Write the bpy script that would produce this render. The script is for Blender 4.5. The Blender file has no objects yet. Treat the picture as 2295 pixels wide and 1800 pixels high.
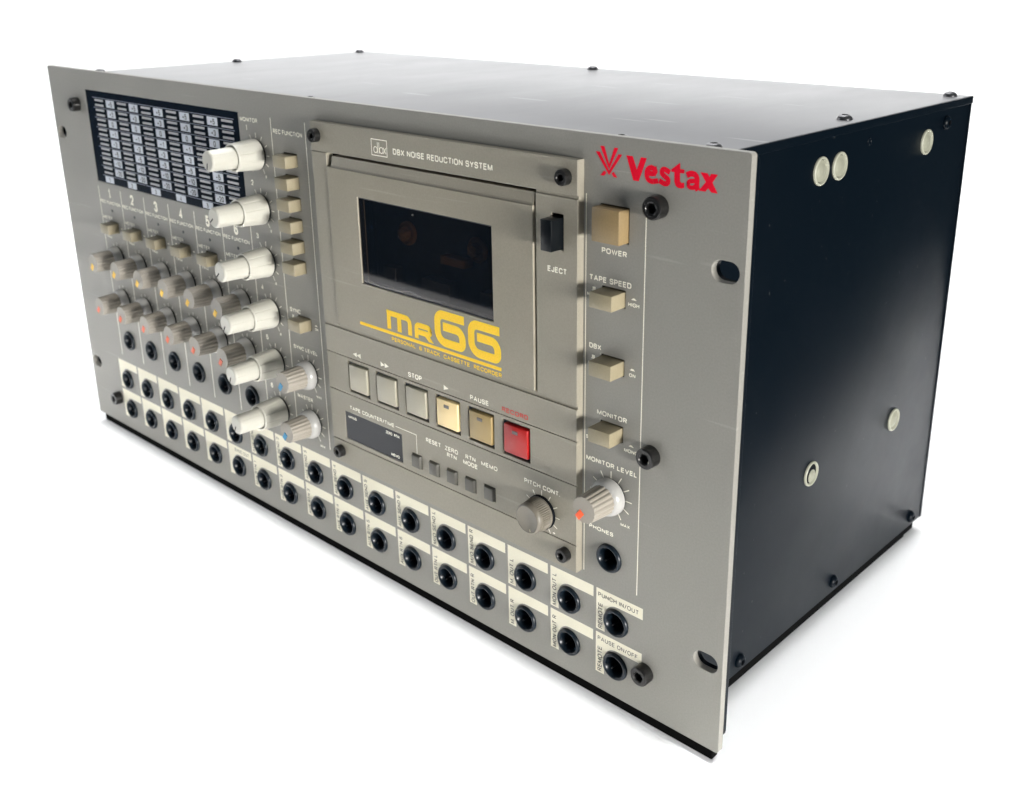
import bpy, bmesh, math, random
from mathutils import Matrix, Vector
random.seed(7)
S = bpy.context.scene
COL = S.collection
PI = math.pi
MM = 0.001
LIFT = 6.0          # the unit stands on 6 mm black rails, added as its contact shadow

# ------------------------------------------------------------------ camera
cam_d = bpy.data.cameras.new("camera")
cam = bpy.data.objects.new("camera", cam_d)
COL.objects.link(cam)
S.camera = cam
RIGHT = Vector((0.737728, 0.675063, -0.006918)); DOWN = Vector((0.215935, -0.245664, -0.944998)); FWD = Vector((-0.639633, 0.695657, -0.327003))
cam.matrix_world = Matrix.Translation(Vector((651.486833, -277.581668, 275.048418)) * MM + Vector((0, 0, LIFT * MM))) @ \
    Matrix((RIGHT, -DOWN, -FWD)).transposed().to_4x4()
cam_d.sensor_width = 36.0
cam_d.lens = 36.0 * 2378.617 / 2295.0
cam_d.shift_x = (1147.5 - 1215.205) / 2295.0
cam_d.shift_y = (746.532 - 900.0) / 2295.0
cam_d.clip_start = 0.01
cam_d.clip_end = 50
cam_d.dof.use_dof = True
cam_d.dof.focus_distance = 0.40
cam_d.dof.aperture_fstop = 22

# ------------------------------------------------------------------ world, lamps, exposure
W = bpy.data.worlds.new("World"); S.world = W; W.use_nodes = True
W.node_tree.nodes["Background"].inputs[0].default_value = (0.55, 0.78, 1.0, 1)
W.node_tree.nodes["Background"].inputs[1].default_value = 0.07
S.view_settings.view_transform = 'Standard'
S.view_settings.look = 'None'
S.view_settings.exposure = 0
S.view_settings.gamma = 1
S.cycles.use_denoising = True
S.cycles.max_bounces = 10
S.cycles.sample_clamp_indirect = 0

def lamp(name, pos, target, sx, sy, power, color=(1, 1, 1), spread=180, up=None):
    d = bpy.data.lights.new(name, 'AREA')
    d.shape = 'RECTANGLE'; d.size = sx; d.size_y = sy
    d.energy = power; d.color = color; d.spread = math.radians(spread)
    o = bpy.data.objects.new(name, d); COL.objects.link(o)
    p = Vector(pos); z = (p - Vector(target)).normalized()
    u = Vector(up) if up else Vector((0, 0, 1))
    if abs(z.dot(u)) > 0.999: u = Vector((0, 1, 0))
    x = u.cross(z).normalized(); y = z.cross(x)
    o.matrix_world = Matrix.Translation(p) @ Matrix((x, y, z)).transposed().to_4x4()
    return o
# key softbox from the right, grazing the front panel
lamp("key_softbox", (1.70, -0.27, 0.145), (0.40, 0.0, 0.13), 0.40, 0.18, 31, (1, 0.985, 0.95))
# weak fill from the room on the left
lamp("left_softbox", (-0.95, -0.62, 0.50), (0.06, 0.0, 0.12), 0.5, 0.5, 4.2, (0.94, 0.97, 1.0))
# strip straight above the unit
lamp("overhead_strip", (0.12, 0.10, 1.30), (0.12, 0.10, 0), 0.66, 0.08, 5.0, (1, 1, 1))
# background softbox over the sweep behind the unit
lamp("background_softbox", (-0.25, 0.60, 1.15), (-0.25, 0.68, 0), 1.5, 0.55, 19, (1, 1, 1), 160)
# gridded strips that whiten the table in front, to the left and to the right
lamp("table_strip", (0.08, -0.457, 0.62), (0.08, -0.168, 0), 1.25, 0.30, 1.4, (1, 1, 1), 1.4)
lamp("table_strip", (-0.42, 0.12, 0.75), (-0.42, 0.12, 0), 0.76, 0.9, 1.0, (1, 1, 1), 16)
lamp("table_strip", (0.792, 0.43, 0.62), (0.565, 0.43, 0), 0.19, 0.95, 0.44, (1, 1, 1), 1.4, (0, 1, 0))

# ------------------------------------------------------------------ materials
def mat(name, col, rough=0.5, metal=0.0, spec=0.5, coat=0.0, coat_rough=0.1, speckle=0.0, bump=0.0, bscale=900.0,
        blotch=0.0, rblotch=0.0, dirt=0.0, stretch=None, dust=0.0, scratch=0.0):
    m = bpy.data.materials.new(name); m.use_nodes = True
    nt = m.node_tree; b = nt.nodes["Principled BSDF"]
    b.inputs["Base Color"].default_value = (*col, 1)
    b.inputs["Roughness"].default_value = rough
    b.inputs["Metallic"].default_value = metal
    b.inputs["Specular IOR Level"].default_value = spec
    b.inputs["Coat Weight"].default_value = coat
    b.inputs["Coat Roughness"].default_value = coat_rough
    tc = nt.nodes.new("ShaderNodeTexCoord"); src_v = tc.outputs["Object"]
    if stretch:
        mp = nt.nodes.new("ShaderNodeMapping"); mp.inputs["Scale"].default_value = stretch; mp.inputs["Rotation"].default_value = (0, 0, 0.5)
        nt.links.new(src_v, mp.inputs["Vector"]); src_v = mp.outputs["Vector"]
    def noise(scale, detail=3, rgh=0.5):
        n = nt.nodes.new("ShaderNodeTexNoise"); n.inputs["Scale"].default_value = scale
        n.inputs["Detail"].default_value = detail; n.inputs["Roughness"].default_value = rgh
        nt.links.new(src_v, n.inputs["Vector"]); return n.outputs["Fac"]
    def mrange(src, a, b_, c, d):
        r = nt.nodes.new("ShaderNodeMapRange"); r.inputs[1].default_value = a; r.inputs[2].default_value = b_
        r.inputs[3].default_value = c; r.inputs[4].default_value = d
        nt.links.new(src, r.inputs[0]); return r.outputs[0]
    def mul(x, y):
        n = nt.nodes.new("ShaderNodeMath"); n.operation = 'MULTIPLY'
        nt.links.new(x, n.inputs[0]); nt.links.new(y, n.inputs[1]); return n.outputs[0]
    fac = None
    if speckle: fac = mrange(noise(1400, 2), 0.3, 0.7, 1 - speckle, 1 + speckle)
    if blotch:
        f2 = mrange(noise(14, 4), 0.3, 0.7, 1 - blotch, 1 + blotch)
        fac = mul(fac, f2) if fac else f2
    if dirt:
        f3 = mrange(noise(160, 5, 0.7), 0.70, 0.80, 1.0, 1 - dirt)
        fac = mul(fac, f3) if fac else f3
    if scratch:                               # short fine scuffs in two directions
        for ang, sc in ((0.6, (1, 1, 1)), (-0.9, (1.3, 1, 1.3))):
            mp = nt.nodes.new("ShaderNodeMapping"); mp.inputs["Rotation"].default_value = (0, ang, ang)
            mp.inputs["Scale"].default_value = (14*sc[0], 150, 420*sc[2])
            nt.links.new(tc.outputs["Object"], mp.inputs["Vector"])
            n = nt.nodes.new("ShaderNodeTexNoise"); n.inputs["Scale"].default_value = 1.0; n.inputs["Detail"].default_value = 1
            nt.links.new(mp.outputs["Vector"], n.inputs["Vector"])
            f4 = mrange(n.outputs["Fac"], 0.735, 0.78, 1.0, 1 + scratch)
            fac = mul(fac, f4) if fac else f4
    if fac:
        mx = nt.nodes.new("ShaderNodeVectorMath"); mx.operation = 'SCALE'
        mx.inputs[0].default_value = col
        nt.links.new(fac, mx.inputs["Scale"]); nt.links.new(mx.outputs[0], b.inputs["Base Color"])
    if dust:                                  # sparse pale specks lying on the surface
        mx2 = nt.nodes.new("ShaderNodeMixRGB"); mx2.inputs[1].default_value = (*col, 1); mx2.inputs[2].default_value = (0.45, 0.45, 0.43, 1)
        nt.links.new(mrange(noise(330, 1), 0.765, 0.80, 0, dust), mx2.inputs[0]); nt.links.new(mx2.outputs[0], b.inputs["Base Color"])
    if rblotch:
        nt.links.new(mrange(noise(26, 6, 0.65), 0.3, 0.7, max(0.02, rough - rblotch), rough + rblotch), b.inputs["Roughness"])
    if bump:
        bp = nt.nodes.new("ShaderNodeBump"); bp.inputs["Strength"].default_value = bump
        bp.inputs["Distance"].default_value = 0.0002
        nt.links.new(noise(bscale, 2), bp.inputs["Height"]); nt.links.new(bp.outputs[0], b.inputs["Normal"])
    return m

PANEL = mat("panel_paint", (0.267, 0.257, 0.229), 0.5, spec=0.35, speckle=0.05, bump=0.12, bscale=1500, blotch=0.03, dirt=0.14, scratch=0.14)
EDGE = mat("bare_edge", (0.36, 0.345, 0.31), 0.4, spec=0.5, speckle=0.08, blotch=0.06, bump=0.15)
DECK = mat("deck_plastic", (0.290, 0.266, 0.212), 0.45, spec=0.4, speckle=0.05, bump=0.15, bscale=1800, blotch=0.035, dirt=0.12, scratch=0.12)
DOOR = mat("door_plastic", (0.292, 0.264, 0.204), 0.42, spec=0.4, speckle=0.05, bump=0.15, bscale=1800, blotch=0.05, dirt=0.14, scratch=0.15)
TAN = mat("switch_plastic", (0.275, 0.235, 0.15), 0.42, speckle=0.04, bump=0.12, blotch=0.08)
TAN_DARK = mat("power_plastic", (0.245, 0.172, 0.080), 0.42, speckle=0.05, bump=0.12, blotch=0.12)
CREAM = mat("cream_plastic", (0.55, 0.535, 0.47), 0.34, spec=0.5, speckle=0.015, blotch=0.03, bump=0.06)
GREYK = mat("knob_grey", (0.30, 0.272, 0.228), 0.42, speckle=0.03, bump=0.08, blotch=0.04)
SKIRT = mat("knob_skirt", (0.40, 0.392, 0.372), 0.26, spec=0.5, speckle=0.02)
BLACK = mat("jack_plastic", (0.005, 0.010, 0.016), 0.3, spec=0.35, bump=0.04)
EJECT = mat("eject_plastic", (0.003, 0.0045, 0.006), 0.3, spec=0.22, bump=0.05)
SOCKET = mat("socket_steel", (0.030, 0.030, 0.030), 0.3, metal=0.7)
VOID = mat("dark_cavity", (0.003, 0.004, 0.006), 0.7, spec=0.1)
WELL = mat("well_plastic", (0.018, 0.022, 0.030), 0.45)
BOLT = mat("black_oxide", (0.040, 0.039, 0.038), 0.28, metal=0.75, bump=0.2, bscale=2200, speckle=0.15)
CASE = mat("case_paint", (0.0012, 0.0035, 0.0065), 0.36, spec=0.13, rblotch=0.03, bump=0.02, bscale=300, dust=0.07)
TOPP = mat("cover_paint", (0.18, 0.18, 0.187), 0.34, spec=0.5, rblotch=0.03, blotch=0.05, bump=0.015, bscale=500, stretch=(1.5, 0.5, 1), scratch=0.5, dirt=0.25)
SCREW = mat("screw_steel", (0.11, 0.11, 0.115), 0.3, metal=0.8, bump=0.1, bscale=2500)
PRINT = mat("white_print", (0.94, 0.905, 0.775), 0.5, speckle=0.05)
PRINT_W = mat("meter_print", (0.60, 0.63, 0.68), 0.4)
YELLOW = mat("yellow_print", (0.98, 0.64, 0.045), 0.6, spec=0.2, speckle=0.05, dirt=0.25)
RED = mat("red_print", (0.80, 0.003, 0.026), 0.7, spec=0.1, speckle=0.03)
REDTXT = mat("record_print", (0.58, 0.055, 0.035), 0.5)
INK = mat("dark_print", (0.060, 0.056, 0.046), 0.55)
LABEL = mat("label_print", (0.80, 0.755, 0.60), 0.5, speckle=0.02, blotch=0.02, dirt=0.08)
METER = mat("meter_acrylic", (0.004, 0.008, 0.016), 0.12, spec=0.4)
LINE = mat("meter_rule", (0.22, 0.24, 0.30), 0.4)
SEG = mat("meter_segment", (0.44, 0.425, 0.42), 0.35)
GLASS = mat("smoked_window", (0.0015, 0.003, 0.006), 0.035, spec=0.5, dust=0.35)
def smoke(m, tint):                           # thin tinted pane: lets a little light through, mirrors the rest
    nt = m.node_tree; b = nt.nodes["Principled BSDF"]; out = nt.nodes["Material Output"]
    tr = nt.nodes.new("ShaderNodeBsdfTransparent"); tr.inputs[0].default_value = (*tint, 1)
    ad = nt.nodes.new("ShaderNodeAddShader")
    nt.links.new(tr.outputs[0], ad.inputs[0]); nt.links.new(b.outputs[0], ad.inputs[1]); nt.links.new(ad.outputs[0], out.inputs[0])
smoke(GLASS, (0.46, 0.42, 0.38))
COUNTER = mat("counter_acrylic", (0.009, 0.011, 0.016), 0.12, spec=0.3)
KEY = mat("key_plastic", (0.40, 0.372, 0.285), 0.38, speckle=0.03, bump=0.08, blotch=0.05)
KEY_PLAY = mat("play_key_plastic", (0.90, 0.70, 0.36), 0.36, blotch=0.03)
KEY_PAUSE = mat("pause_key_plastic", (0.38, 0.275, 0.115), 0.36, blotch=0.05)
KEY_REC = mat("record_key_plastic", (0.40, 0.008, 0.007), 0.30, blotch=0.06, dirt=0.2)
LEDW = mat("key_lamp_window", (0.09, 0.08, 0.075), 0.3)
SMALLB = mat("small_button_plastic", (0.095, 0.089, 0.072), 0.4, speckle=0.05, bump=0.1)
PITCH = mat("pitch_plastic", (0.175, 0.157, 0.125), 0.4, speckle=0.03)
PLUG = mat("nylon_plug", (0.36, 0.36, 0.285), 0.4, blotch=0.1)
PLUG_IN = mat("nylon_plug_centre", (0.265, 0.265, 0.205), 0.45, blotch=0.2)
REFL_BROWN = mat("reflection_brown", (0.34, 0.19, 0.06), 0.5)  # brown that stands in for a room reflection in the pane
YEL = mat("yellow_pointer", (0.92, 0.57, 0.05), 0.45)
ORG = mat("orange_pointer", (0.95, 0.115, 0.02), 0.45)
REDP = mat("red_pointer", (0.82, 0.15, 0.065), 0.45)
BLU = mat("blue_pointer", (0.03, 0.24, 0.44), 0.45)
BLKP = mat("black_pointer", (0.012, 0.012, 0.012), 0.5)
SHADOW_BLACK = mat("contact_shadow_black", (0.003, 0.003, 0.003), 0.9, spec=0.05)  # black of the added rails, imitates contact shadow
WHITE = mat("white_sweep", (0.90, 0.90, 0.90), 0.9, spec=0.0, speckle=0.005)

# ------------------------------------------------------------------ mesh helpers (all in millimetres, front faces -Y)
class MB:
    def __init__(s): s.v = []; s.f = []
    def add(s, vs, fs):
        n = len(s.v); s.v += vs; s.f += [tuple(i + n for i in f) for f in fs]; return s
    def box(s, x0, x1, y0, y1, z0, z1):
        return s.add([(x0,y0,z0),(x1,y0,z0),(x1,y1,z0),(x0,y1,z0),(x0,y0,z1),(x1,y0,z1),(x1,y1,z1),(x0,y1,z1)],
                     [(0,1,5,4),(1,2,6,5),(2,3,7,6),(3,0,4,7),(4,5,6,7),(3,2,1,0)])
    def quad(s, a, b, c, d): return s.add([a, b, c, d], [(0,1,2,3)])
    def flat(s, pts, y):                      # flat polygon facing -Y, anticlockwise in (x, z)
        return s.add([(p[0], y, p[1]) for p in pts], [tuple(range(len(pts)))])
    def rect(s, x0, x1, z0, z1, y): return s.flat([(x0,z0),(x1,z0),(x1,z1),(x0,z1)], y)
    def lathe(s, prof, n=32, cx=0, cz=0, axis='Y', rf=None, cap0=False, cap1=True):
        base = len(s.v); m = len(prof)
        for k, p in enumerate(prof):
            r, y = p[0], p[1]
            for i in range(n):
                a = 2 * PI * i / n
                q = rf(r, a, k) if rf else r
                c, t = q * math.sin(a), q * math.cos(a)
                if axis == 'Y': s.v.append((cx + c, y, cz + t))
                elif axis == 'Z': s.v.append((cx + c, cz + t, y))
                else: s.v.append((y, cx + c, cz + t))
        for k in range(m - 1):
            for i in range(n):
                j = (i + 1) % n
                s.f.append((base+k*n+i, base+k*n+j, base+(k+1)*n+j, base+(k+1)*n+i))
        if cap1: s.f.append(tuple(base+(m-1)*n+i for i in range(n)))
        if cap0: s.f.append(tuple(base+n-1-i for i in range(n)))
        return s
    def mesh(s, name, smooth=0.0, bevel=0.0, segs=2, recalc=True):
        me = bpy.data.meshes.new(name)
        me.from_pydata([(a*MM, b*MM, c*MM) for a, b, c in s.v], [], s.f)
        bm = bmesh.new(); bm.from_mesh(me)
        if bevel or recalc: bmesh.ops.remove_doubles(bm, verts=bm.verts, dist=1e-7)
        if recalc: bmesh.ops.recalc_face_normals(bm, faces=bm.faces)
        if bevel:
            es = [e for e in bm.edges if len(e.link_faces) == 2 and e.calc_face_angle(0) > 0.6]
            bmesh.ops.bevel(bm, geom=es, offset=bevel*MM, segments=segs, profile=0.5, affect='EDGES', clamp_overlap=True)
        if smooth:
            for f in bm.faces: f.smooth = True
            for e in bm.edges:
                if len(e.link_faces) == 2 and e.calc_face_angle(0) > math.radians(smooth): e.smooth = False
        bm.to_mesh(me); bm.free()
        return me

AT = {}
def ob(name, me, m, parent=None, at=None, label=None):
    o = bpy.data.objects.new(name, me); COL.objects.link(o)
    if me is not None and m is not None and not me.materials: me.materials.append(m)
    base = AT[parent.name] if parent else (0, 0, -LIFT)
    at = at or ((0, 0, 0) if parent is root else base)
    AT[o.name] = at
    o.location = [(at[i] - base[i]) * MM for i in range(3)]
    if parent: o.parent = parent
    if label: o["label"] = label
    return o

def from_curve(cu):
    o = bpy.data.objects.new("tmp", cu)
    me = bpy.data.meshes.new_from_object(o)
    bpy.data.objects.remove(o); bpy.data.curves.remove(cu)
    return me

def circle(x, z, r, n=32): return [(x + r*math.cos(2*PI*i/n), z + r*math.sin(2*PI*i/n)) for i in range(n)]
def rect(x0, x1, z0, z1): return [(x0,z0),(x1,z0),(x1,z1),(x0,z1)]
def rrect(x0, x1, z0, z1, r, n=5):
    out = []
    for cx, cz, a0 in ((x1-r,z0+r,-90),(x1-r,z1-r,0),(x0+r,z1-r,90),(x0+r,z0+r,180)):
        for i in range(n+1):
            a = math.radians(a0 + 90*i/n); out.append((cx+r*math.cos(a), cz+r*math.sin(a)))
    return out
def slot(x, z, w, h):
    return rrect(x-w/2, x+w/2, z-h/2, z+h/2, h/2-0.001, 9)

def plate(name, outer, holes, y0, y1, bev=0.0):
    """plate between y0 (front) and y1 (back) with real holes through it"""
    cu = bpy.data.curves.new("tmp", 'CURVE'); cu.dimensions = '2D'; cu.fill_mode = 'BOTH'
    cu.extrude = abs(y1 - y0) / 2 - bev
    cu.bevel_depth = bev; cu.bevel_resolution = 1
    if bev: cu.offset = -bev
    for pts in [outer] + list(holes):
        sp = cu.splines.new('POLY'); sp.points.add(len(pts) - 1); sp.use_cyclic_u = True
        for p, q in zip(sp.points, pts): p.co = (q[0], q[1], 0, 1)
    me = from_curve(cu); ym = (y0 + y1) / 2
    for v in me.vertices:
        a, b, c = v.co; v.co = (a*MM, (ym - c)*MM, b*MM)
    me.name = name
    bm = bmesh.new(); bm.from_mesh(me)
    bmesh.ops.remove_doubles(bm, verts=bm.verts, dist=2e-7)
    bmesh.ops.recalc_face_normals(bm, faces=bm.faces)
    bm.to_mesh(me); bm.free(); me.materials.clear()
    for p in me.polygons: p.use_smooth = False
    return me
def join(name, parts):
    bm = bmesh.new()
    for p in parts: bm.from_mesh(p)
    me = bpy.data.meshes.new(name); bm.to_mesh(me); bm.free()
    for p in parts: bpy.data.meshes.remove(p)
    return me

# plain sans-serif letter skeletons: width, then strokes as points (x, z, corner radius) on a unit height
def loop(w, r, z0=0.0, z1=1.0, x0=0.0): m_ = (x0+x0+w)/2; return [(m_, z1), (x0+w, z1, r), (x0+w, z0, r), (x0, z0, r), (x0, z1, r), (m_, z1)]
GL = {
 'A': (.74, [(0,0),(.37,1),(.74,0)], [(.13,.32),(.61,.32)]),
 'B': (.62, [(0,0),(0,1)], [(0,1),(.59,1,.23),(.59,.53,.23),(0,.53)], [(0,.53),(.62,.53,.26),(.62,0,.26),(0,0)]),
 'C': (.68, [(.68,.70),(.68,1,.29),(0,1,.33),(0,0,.33),(.68,0,.29),(.68,.30)]),
 'D': (.66, [(0,0),(0,1),(.66,1,.33),(.66,0,.33),(0,0)]),
 'E': (.56, [(.56,1),(0,1),(0,0),(.56,0)], [(0,.53),(.52,.53)]),
 'F': (.54, [(.54,1),(0,1),(0,0)], [(0,.51),(.48,.51)]),
 'G': (.70, [(.69,.72),(.69,1,.27),(0,1,.33),(0,0,.33),(.70,0,.30),(.70,.47),(.40,.47)]),
 'H': (.64, [(0,0),(0,1)], [(.64,0),(.64,1)], [(0,.53),(.64,.53)]),
 'I': (.0, [(0,0),(0,1)]),
 'J': (.48, [(.48,1),(.48,0,.24),(0,0,.24),(0,.28)]),
 'K': (.64, [(0,0),(0,1)], [(.62,1),(0,.38)], [(.22,.58),(.66,0)]),
 'L': (.50, [(0,1),(0,0),(.50,0)]),
 'M': (.80, [(0,0),(0,1)], [(0,1),(.40,.05),(.80,1)], [(.80,1),(.80,0)]),
 'N': (.66, [(0,0),(0,1)], [(0,1),(.66,0)], [(.66,0),(.66,1)]),
 'O': (.74, loop(.74, .36)),
 'P': (.58, [(0,0),(0,1),(.58,1,.26),(.58,.46,.26),(0,.46)]),
 'R': (.62, [(0,0),(0,1),(.60,1,.25),(.60,.49,.25),(0,.49)], [(.34,.49),(.62,0)]),
 'S': (.60, [(.58,.76),(.58,1,.23),(0,1,.24),(0,.53,.23),(.60,.53,.25),(.60,0,.26),(0,0,.24),(0,.26)]),
 'T': (.62, [(0,1),(.62,1)], [(.31,1),(.31,0)]),
 'U': (.64, [(0,1),(0,0,.31),(.64,0,.31),(.64,1)]),
 'V': (.70, [(0,1),(.35,0),(.70,1)]),
 'W': (1.0, [(0,1),(.26,0),(.50,1),(.74,0),(1.0,1)]),
 'X': (.66, [(0,0),(.66,1)], [(0,1),(.66,0)]),
 'Y': (.66, [(0,1),(.33,.44),(.66,1)], [(.33,.46),(.33,0)]),
 'Z': (.62, [(0,1),(.62,1),(0,0),(.62,0)]),
 '0': (.54, loop(.54, .26)), '1': (.22, [(0,.74),(.22,1),(.22,0)]),
 '2': (.56, [(0,.70),(0,1,.26),(.55,1,.26),(.55,.56,.22),(0,0),(.56,0)]),
 '3': (.56, [(0,.74),(0,1,.24),(.54,1,.23),(.54,.53,.23),(.20,.53)], [(.20,.53),(.56,.53,.25),(.56,0,.26),(0,0,.26),(0,.27)]),
 '4': (.62, [(.44,0),(.44,1),(0,.28),(.62,.28)]),
 '5': (.56, [(.52,1),(.06,1),(.02,.50),(.20,.62),(.56,.62,.26),(.56,0,.28),(0,0,.26),(0,.27)]),
 '6': (.56, [(.54,.76),(.54,1,.23),(0,1,.27),(0,0,.27),(.56,0,.27),(.56,.58,.27),(0,.58)]),
 '8': (.56, loop(.50, .23, .53, 1, .03), loop(.56, .26, 0, .53)),
 '+': (.50, [(0,.42),(.50,.42)], [(.25,.17),(.25,.67)]), '-': (.40, [(0,.42),(.40,.42)]), '/': (.34, [(0,-.05),(.34,1.05)]),
 '.': (.0, [(0,-.04),(0,.09)]), ' ': (.14,),
}
def text_into(mb, body, x0, x1, z0, z1, y, weight=0.225, rot=False):
    """lettering fitted to the box it covers on the unit; rot reads upward"""
    if rot: bw, bh = z1 - z0, x1 - x0
    else: bw, bh = x1 - x0, z1 - z0
    sw = weight * bh; gap = 0.34
    tot = sum(GL[c][0] for c in body) + gap*(len(body)-1)
    sx = (bw - sw)/tot if tot > 0 else 1.0; sz = bh - sw
    u = sw/2
    for c in body:
        for st in GL[c][1:]:
            pth = []
            for p in st:
                a, b = u + p[0]*sx, sw/2 + p[1]*sz
                if rot: a, b = x1 - b, z0 + a
                else: a, b = x0 + a, z0 + b
                pth.append((a, b, p[2]*min(sx, sz)*0.98) if len(p) > 2 else (a, b))
            stroke(mb, pth, sw, y)
        u += (GL[c][0] + gap)*sx
def flat_mesh(mb, name):
    me = bpy.data.meshes.new(name)
    me.from_pydata([(a*MM, b*MM, c*MM) for a, b, c in mb.v], [], mb.f)
    bm = bmesh.new(); bm.from_mesh(me)
    for f in bm.faces:
        f.normal_update()
        if f.normal.y > 0: f.normal_flip()
    bm.to_mesh(me); bm.free(); return me
def lettering(parent, m, items, y, name="lettering", weight=0.225):
    for it in items:
        mb = MB(); text_into(mb, it[0], *it[1:5], y, *( [it[5]] if len(it) > 5 else [weight] ), rot=(len(it) > 6 and it[6]))
        ob(name, flat_mesh(mb, name), m, parent)
LAYER = [0]
def stroke(mb, path, w, y, rad=0.0):
    """band of width w along a path with rounded corners"""
    pts = [path[0]]
    for i in range(1, len(path)-1):
        p0, p1, p2 = Vector(path[i-1]), Vector(path[i]), Vector(path[i+1])
        r = path[i][2] if len(path[i]) > 2 else rad
        p0, p1, p2 = p0.to_2d(), p1.to_2d(), p2.to_2d()
        d0 = (p0-p1).normalized(); d1 = (p2-p1).normalized()
        if r <= 0: pts.append(tuple(p1)); continue
        ang = d0.angle(d1); t = r/math.tan(ang/2)
        c = p1 + (d0+d1).normalized()*(r/math.sin(ang/2))
        a0 = (p1+d0*t)-c; tot = PI-ang
        sgn = 1 if d0.x*d1.y-d0.y*d1.x < 0 else -1
        for k in range(7):
            a = sgn*tot*k/6; ca, sa = math.cos(a), math.sin(a)
            pts.append((c.x+a0.x*ca-a0.y*sa, c.y+a0.x*sa+a0.y*ca))
    pts.append(path[-1][:2]); pts = [Vector(p[:2]) for p in pts]
    L = []; Rr = []
    for i, p in enumerate(pts):
        a = (p - pts[i-1]).normalized() if i else None
        b = (pts[i+1]-p).normalized() if i < len(pts)-1 else None
        n1 = Vector((-a.y, a.x)) if a else None; n2 = Vector((-b.y, b.x)) if b else None
        n = n2 if n1 is None else n1 if n2 is None else (n1+n2).normalized()
        k = 1.0 if (n1 is None or n2 is None) else 1/max(0.62, n.dot(n1))
        L.append(p+n*k*w/2); Rr.append(p-n*k*w/2)
    for i in range(len(pts)-1):
        LAYER[0] = (LAYER[0] + 1) % 12
        yy = y - 0.003*LAYER[0]
        mb.add([(q.x, yy, q.y) for q in (L[i], Rr[i], Rr[i+1], L[i+1])], [(0,1,2,3)])

# ------------------------------------------------------------------ the setting: white table that sweeps up into a backdrop
def build_sweep():
    path = []
    x0, x1, y0, y1, rc = -1.05, 0.47, -0.345, 1.05, 0.45       # inner edge of the cove in plan
    for i in range(9): path.append((x0, y0 + (y1-rc-y0)*i/8, -1, 0))
    for i in range(1, 13):
        a = PI - PI/2*i/12; path.append((x0+rc+rc*math.cos(a), y1-rc+rc*math.sin(a), math.cos(a), math.sin(a)))
    for i in range(1, 9): path.append((x0+rc + (x1-x0-rc)*i/8, y1, 0, 1))
    prof = [(0.22*math.sin(a), 0.22*(1-math.cos(a))) for a in [PI/2*i/8 for i in range(9)]] + [(0.22, 0.5), (0.22, 0.95)]
    v = []; f = []
    n = len(prof)
    for px, py, nx, ny in path:
        for s_, z in prof: v.append((px+nx*s_, py+ny*s_, z))
    for i in range(len(path)-1):
        for k in range(n-1): f.append((i*n+k, (i+1)*n+k, (i+1)*n+k+1, i*n+k+1))
    base = len(v); v += [(0.548, 0.33, 0), (0.622, y0, 0)]
    f.append(tuple([i*n for i in range(len(path))] + [base, base+1]))
    me = bpy.data.meshes.new("white_table"); me.from_pydata(v, [], f)
    bm = bmesh.new(); bm.from_mesh(me); bmesh.ops.recalc_face_normals(bm, faces=bm.faces)
    if sum(fc.normal.z*fc.calc_area() for fc in bm.faces) < 0: bmesh.ops.reverse_faces(bm, faces=bm.faces)
    for fc in bm.faces: fc.smooth = len(fc.verts) == 4
    bm.to_mesh(me); bm.free(); me.materials.append(WHITE)
    o = bpy.data.objects.new("ground", me); COL.objects.link(o); o["kind"] = "structure"
    return o
build_sweep()

# ------------------------------------------------------------------ the unit
root = bpy.data.objects.new("cassette_recorder", None); COL.objects.link(root)
AT[root.name] = (241.3, 110.0, -LIFT)
root.location = (0.2413, 0.110, 0)
root.empty_display_size = 0.1
root["label"] = "grey rack-mount six-track cassette recorder with black case, standing on the white surface"
root["category"] = "tape recorder"

H = 221.5; WD = 482.6; DY = -3.4            # panel height and width, front of the deck plate
JX = [47.8 + 24.145*k for k in range(17)]
JACKS = [(x, 34.4) for x in JX] + [(x, 14.6) for x in JX] + [(57.3 + 26.4*k, 62.0) for k in range(6)] + [(430.2, 61.6)]
SW = [(241.6, 192.4 - 10.0*k) for k in range(6)] + [(57.8 + 26.4*k, 132.6) for k in range(6)] + [(242.0, 114.4)]
SWR = [(430.1, 165.6), (430.1, 140.1), (430.1, 114.3)]
POWER = (430.15, 191.7)
RACK = [(7.4, 183.0), (7.4, 36.8), (475.2, 183.0), (475.2, 36.8)]

# front panel with its real holes
holes = [circle(x, z, 4.9, 24) for x, z in JACKS]
holes += [rect(x-5.25, x+5.25, z-3.1, z+3.1) for x, z in SW] + [rect(x-5.3, x+5.3, z-3.2, z+3.2) for x, z in SWR]
holes += [rect(POWER[0]-6.25, POWER[0]+6.25, POWER[1]-6.3, POWER[1]+6.3)]
holes += [slot(x, z, 10.4, 7.2) for x, z in RACK]
holes += [rect(45.0, 201.4, 158.4, 210.7), rect(272, 410, 60, 203)]
panel = ob("front_panel", plate("front_panel", rrect(0, WD, 0, H, 1.2, 3), holes, 0, 3.0, 0.25), PANEL, root)
# black sub-plate behind it
bplate = ob("chassis_plate", plate("chassis_plate", rrect(0.6, 482.5, 4.6, 221.0, 3.0, 4),
            [slot(x, z, 10.4, 7.2) for x, z in RACK] + [rect(24, 458, 8, 214)], 3.05, 5.0, 0.2), CASE, root)

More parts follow.
